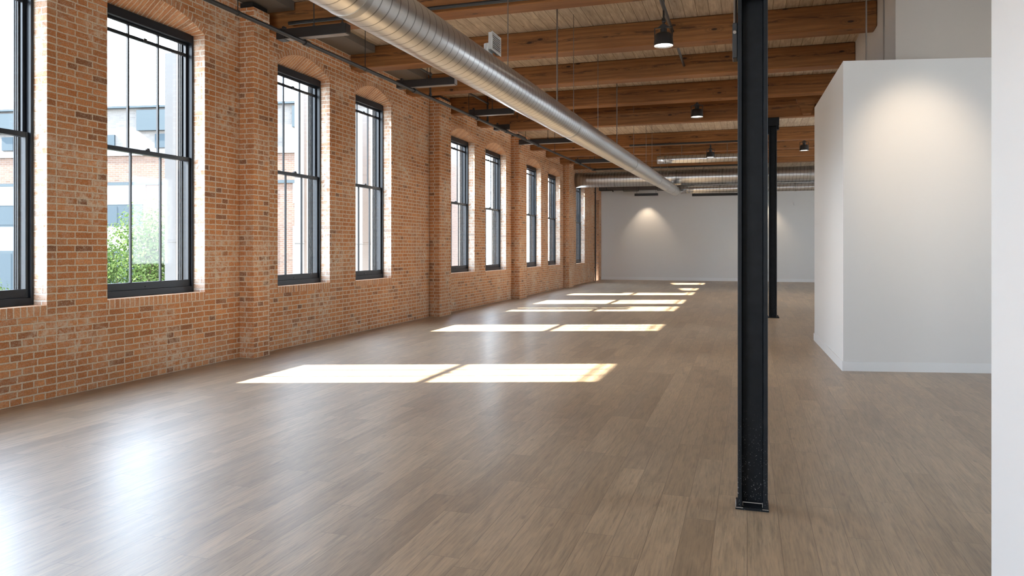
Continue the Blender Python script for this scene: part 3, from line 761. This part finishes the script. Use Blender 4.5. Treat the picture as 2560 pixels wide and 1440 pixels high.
# concrete posts
for k, (y, w, top) in enumerate(((10.01, .19, 4.70), (13.75, .32, 4.77), (16.28, .38, 4.79), (16.78, .28, 4.78), (20.1, .3, 4.75), (23.6, .3, 4.75))):
    root = empty('concrete_post', (-9.0, y, GZ), ['slim pale post outside the second window', 'pale post outside the third window', 'wide pale post outside the fourth window',
        'narrower pale post outside the fourth window', 'pale post outside the fifth window', 'pale post outside the sixth window'][k], 'post', 'concrete posts outside the windows', 'thing')
    obj('shaft', B(((-.12, -w/2, 0), (.12, w/2, top-GZ)), bevel=.01), CONC, root)
    for z in (.4, 1.6, 3.0):
        obj('collar', B(((-.126, -w/2-.008, z-GZ), (.126, w/2+.008, z+.025-GZ))), CONC, root)

for k, (y0, y1, lab) in enumerate(((.9, 2.66, 'broad unseen brick tower added to shade the first window, nearer the viewer'), (6.4, 7.90, 'narrow unseen brick tower added to shade the third window'))):
    root = empty('sun_block_tower', (-15.6, (y0+y1)/2, GZ), lab, 'tower', kind='thing'); h = (y1-y0)/2  # added out of view only to block sun at the first and third windows
    bm = B(((-.6, -h, 0), (.6, h, 12.2-GZ))); uv_box(bm); obj('shaft', bm, FB, root)
    obj('coping', B(((-.65, -h-.0, 12.2-GZ), (.65, h+.0, 12.35-GZ))), CONC, root)

# trees
def leaf_mat():
    m = M('leaf'); oi = m.n('ShaderNodeNewGeometry')
    c = m.ramp(oi.outputs['Random Per Island'], [(0, (.028, .05, .014)), (.5, (.052, .082, .024)), (1, (.09, .125, .042))])
    d = m.n('ShaderNodeBsdfDiffuse'); m.l(c, d.inputs[0]); t = m.n('ShaderNodeBsdfTranslucent'); m.l(c, t.inputs[0])
    mx = m.n('ShaderNodeMixShader'); mx.inputs[0].default_value = .35; m.l(d.outputs[0], mx.inputs[1]); m.l(t.outputs[0], mx.inputs[2])
    m.l(mx.outputs[0], m.out.inputs[0]); return m.m
LEAF = leaf_mat(); BARK = plain('bark', (.10, .075, .055), .9)
def tree(loc, crown_z, rx, rz, n, seed, label, size=.08):
    r = random.Random(seed); root = empty('street_tree', (loc[0], loc[1], GZ), label, 'tree', 'street trees outside', 'thing')
    cz = crown_z - GZ; bm = bmesh.new()
    tube(bm, (0, 0, 0), (0, 0, cz-.2), .13, 10, .08)
    blobs = []
    for k in range(22):
        th = r.uniform(0, 2*PI); ph = r.uniform(-.9, 1.0); q = r.uniform(.45, .95)
        c = Vector((rx*q*math.cos(th)*math.cos(ph*1.2), rx*q*math.sin(th)*math.cos(ph*1.2), cz + rz*q*math.sin(ph*1.4)))
        blobs.append((c, r.uniform(.28, .5)*rx)); tube(bm, (0, 0, cz-rz*.75), tuple(c), .045, 6, .012)
    obj('trunk', bm, BARK, root)
    bm = bmesh.new()
    for i in range(n):
        c, br = r.choice(blobs)
        d = Vector((r.gauss(0, 1), r.gauss(0, 1), r.gauss(0, 1))).normalized()
        p = c + d*br*(r.random()**.4)
        nrm = (d + Vector((r.uniform(-1, 1), r.uniform(-1, 1), r.uniform(-.2, 1.2)))*.8).normalized()
        a = nrm.orthogonal().normalized(); b = nrm.cross(a); ang = r.uniform(0, 2*PI)
        u = math.cos(ang)*a + math.sin(ang)*b; v = nrm.cross(u); s = size*r.uniform(.6, 1.2)
        bm.faces.new([bm.verts.new(p + q) for q in (u*s*.5, v*s*.28, -u*s*.5, -v*s*.28)])
    obj('foliage', bm, LEAF, root)
tree((-13.1, 13.2), .35, 1.75, 1.75, 26000, 11, 'leafy green street tree outside the second window')
tree((-17.5, 12.3), -.6, 1.8, 1.7, 14000, 12, 'leafy green tree standing behind, outside the first window')

# ================================================================== light
w = bpy.data.worlds.new('sky'); scene.world = w; w.use_nodes = True
nt = w.node_tree; bg = nt.nodes['Background']
tc = nt.nodes.new('ShaderNodeTexCoord'); sp = nt.nodes.new('ShaderNodeSeparateXYZ'); nt.links.new(tc.outputs['Generated'], sp.inputs[0])
rp = nt.nodes.new('ShaderNodeValToRGB'); nt.links.new(sp.outputs[2], rp.inputs[0])
rp.color_ramp.elements[0].position = 0; rp.color_ramp.elements[0].color = (.84, .925, 1, 1)
rp.color_ramp.elements[1].position = .7; rp.color_ramp.elements[1].color = (.62, .78, 1, 1)
nt.links.new(rp.outputs[0], bg.inputs[0]); bg.inputs[1].default_value = 14.0

def light(name, typ, loc, energy, col=(1, 1, 1), **kw):
    l = bpy.data.lights.new(name, typ); l.energy = energy; l.color = col
    for k, v in kw.items(): setattr(l, k, v)
    o = bpy.data.objects.new(name, l); COL.objects.link(o); o.location = loc; return o
E_ = math.radians(36.5); az = math.atan2(.34, 1)
sd = Vector((math.cos(E_)*math.cos(az), math.cos(E_)*math.sin(az), -math.sin(E_)))
sun = light('sun', 'SUN', (-20, -5, 20), 44.0, (1.0, .93, .82), angle=math.radians(.8))
sun.rotation_euler = sd.to_track_quat('-Z', 'Y').to_euler()
WARM = (1.0, .80, .58)
for k, (x, y, z, lab, h) in enumerate(LAMPS):
    o = light('lamp_beam', 'SPOT', (x, y, z-.01), [120, 120, 120, 120, 165][k], WARM, spot_size=math.radians([100, 100, 100, 100, 52][k]), spot_blend=[.6, .6, .6, .6, 1.0][k], shadow_soft_size=.1)
    o.rotation_euler = (TILT[k], 0, 0)
for x in (-4.42, .75):
    o = light('slot_beam', 'SPOT', (x, 34.4, 3.88), 80, WARM, spot_size=math.radians(84), spot_blend=.7, shadow_soft_size=.04)
    o.rotation_euler = (math.radians(12), 0, 0)
# sky portals
def portal(loc, rot, sx, sy):
    o = light('sky_portal', 'AREA', loc, 1.0); o.data.shape = 'RECTANGLE'; o.data.size = sx; o.data.size_y = sy
    o.data.cycles.is_portal = True; o.rotation_euler = rot
for (a, b, s, t) in ALLW: portal((WO-.04, (a+b)/2, (s+t+.2)/2), (0, -PI/2, 0), t+.25-s, b-a)

# ================================================================== camera
cam = bpy.data.cameras.new('camera'); co = bpy.data.objects.new('camera', cam); COL.objects.link(co)
co.location = (0, 0, 1.5); co.rotation_euler = (PI/2, 0, math.radians(17.55))
cam.sensor_width = 36; cam.lens = 36*1859/2560; cam.shift_y = -100/2560; cam.clip_end = 300
scene.camera = co
vs = scene.view_settings
vs.view_transform = 'Standard'; vs.look = 'None'; vs.gamma = 1; vs.use_curve_mapping = False; vs.exposure = 0.42
scene.cycles.max_bounces = 10; scene.cycles.diffuse_bounces = 6; scene.cycles.glossy_bounces = 5; scene.cycles.transparent_max_bounces = 16
scene.cycles.sample_clamp_indirect = 6; scene.cycles.caustics_reflective = False; scene.cycles.caustics_refractive = False
scene.cycles.use_denoising = True
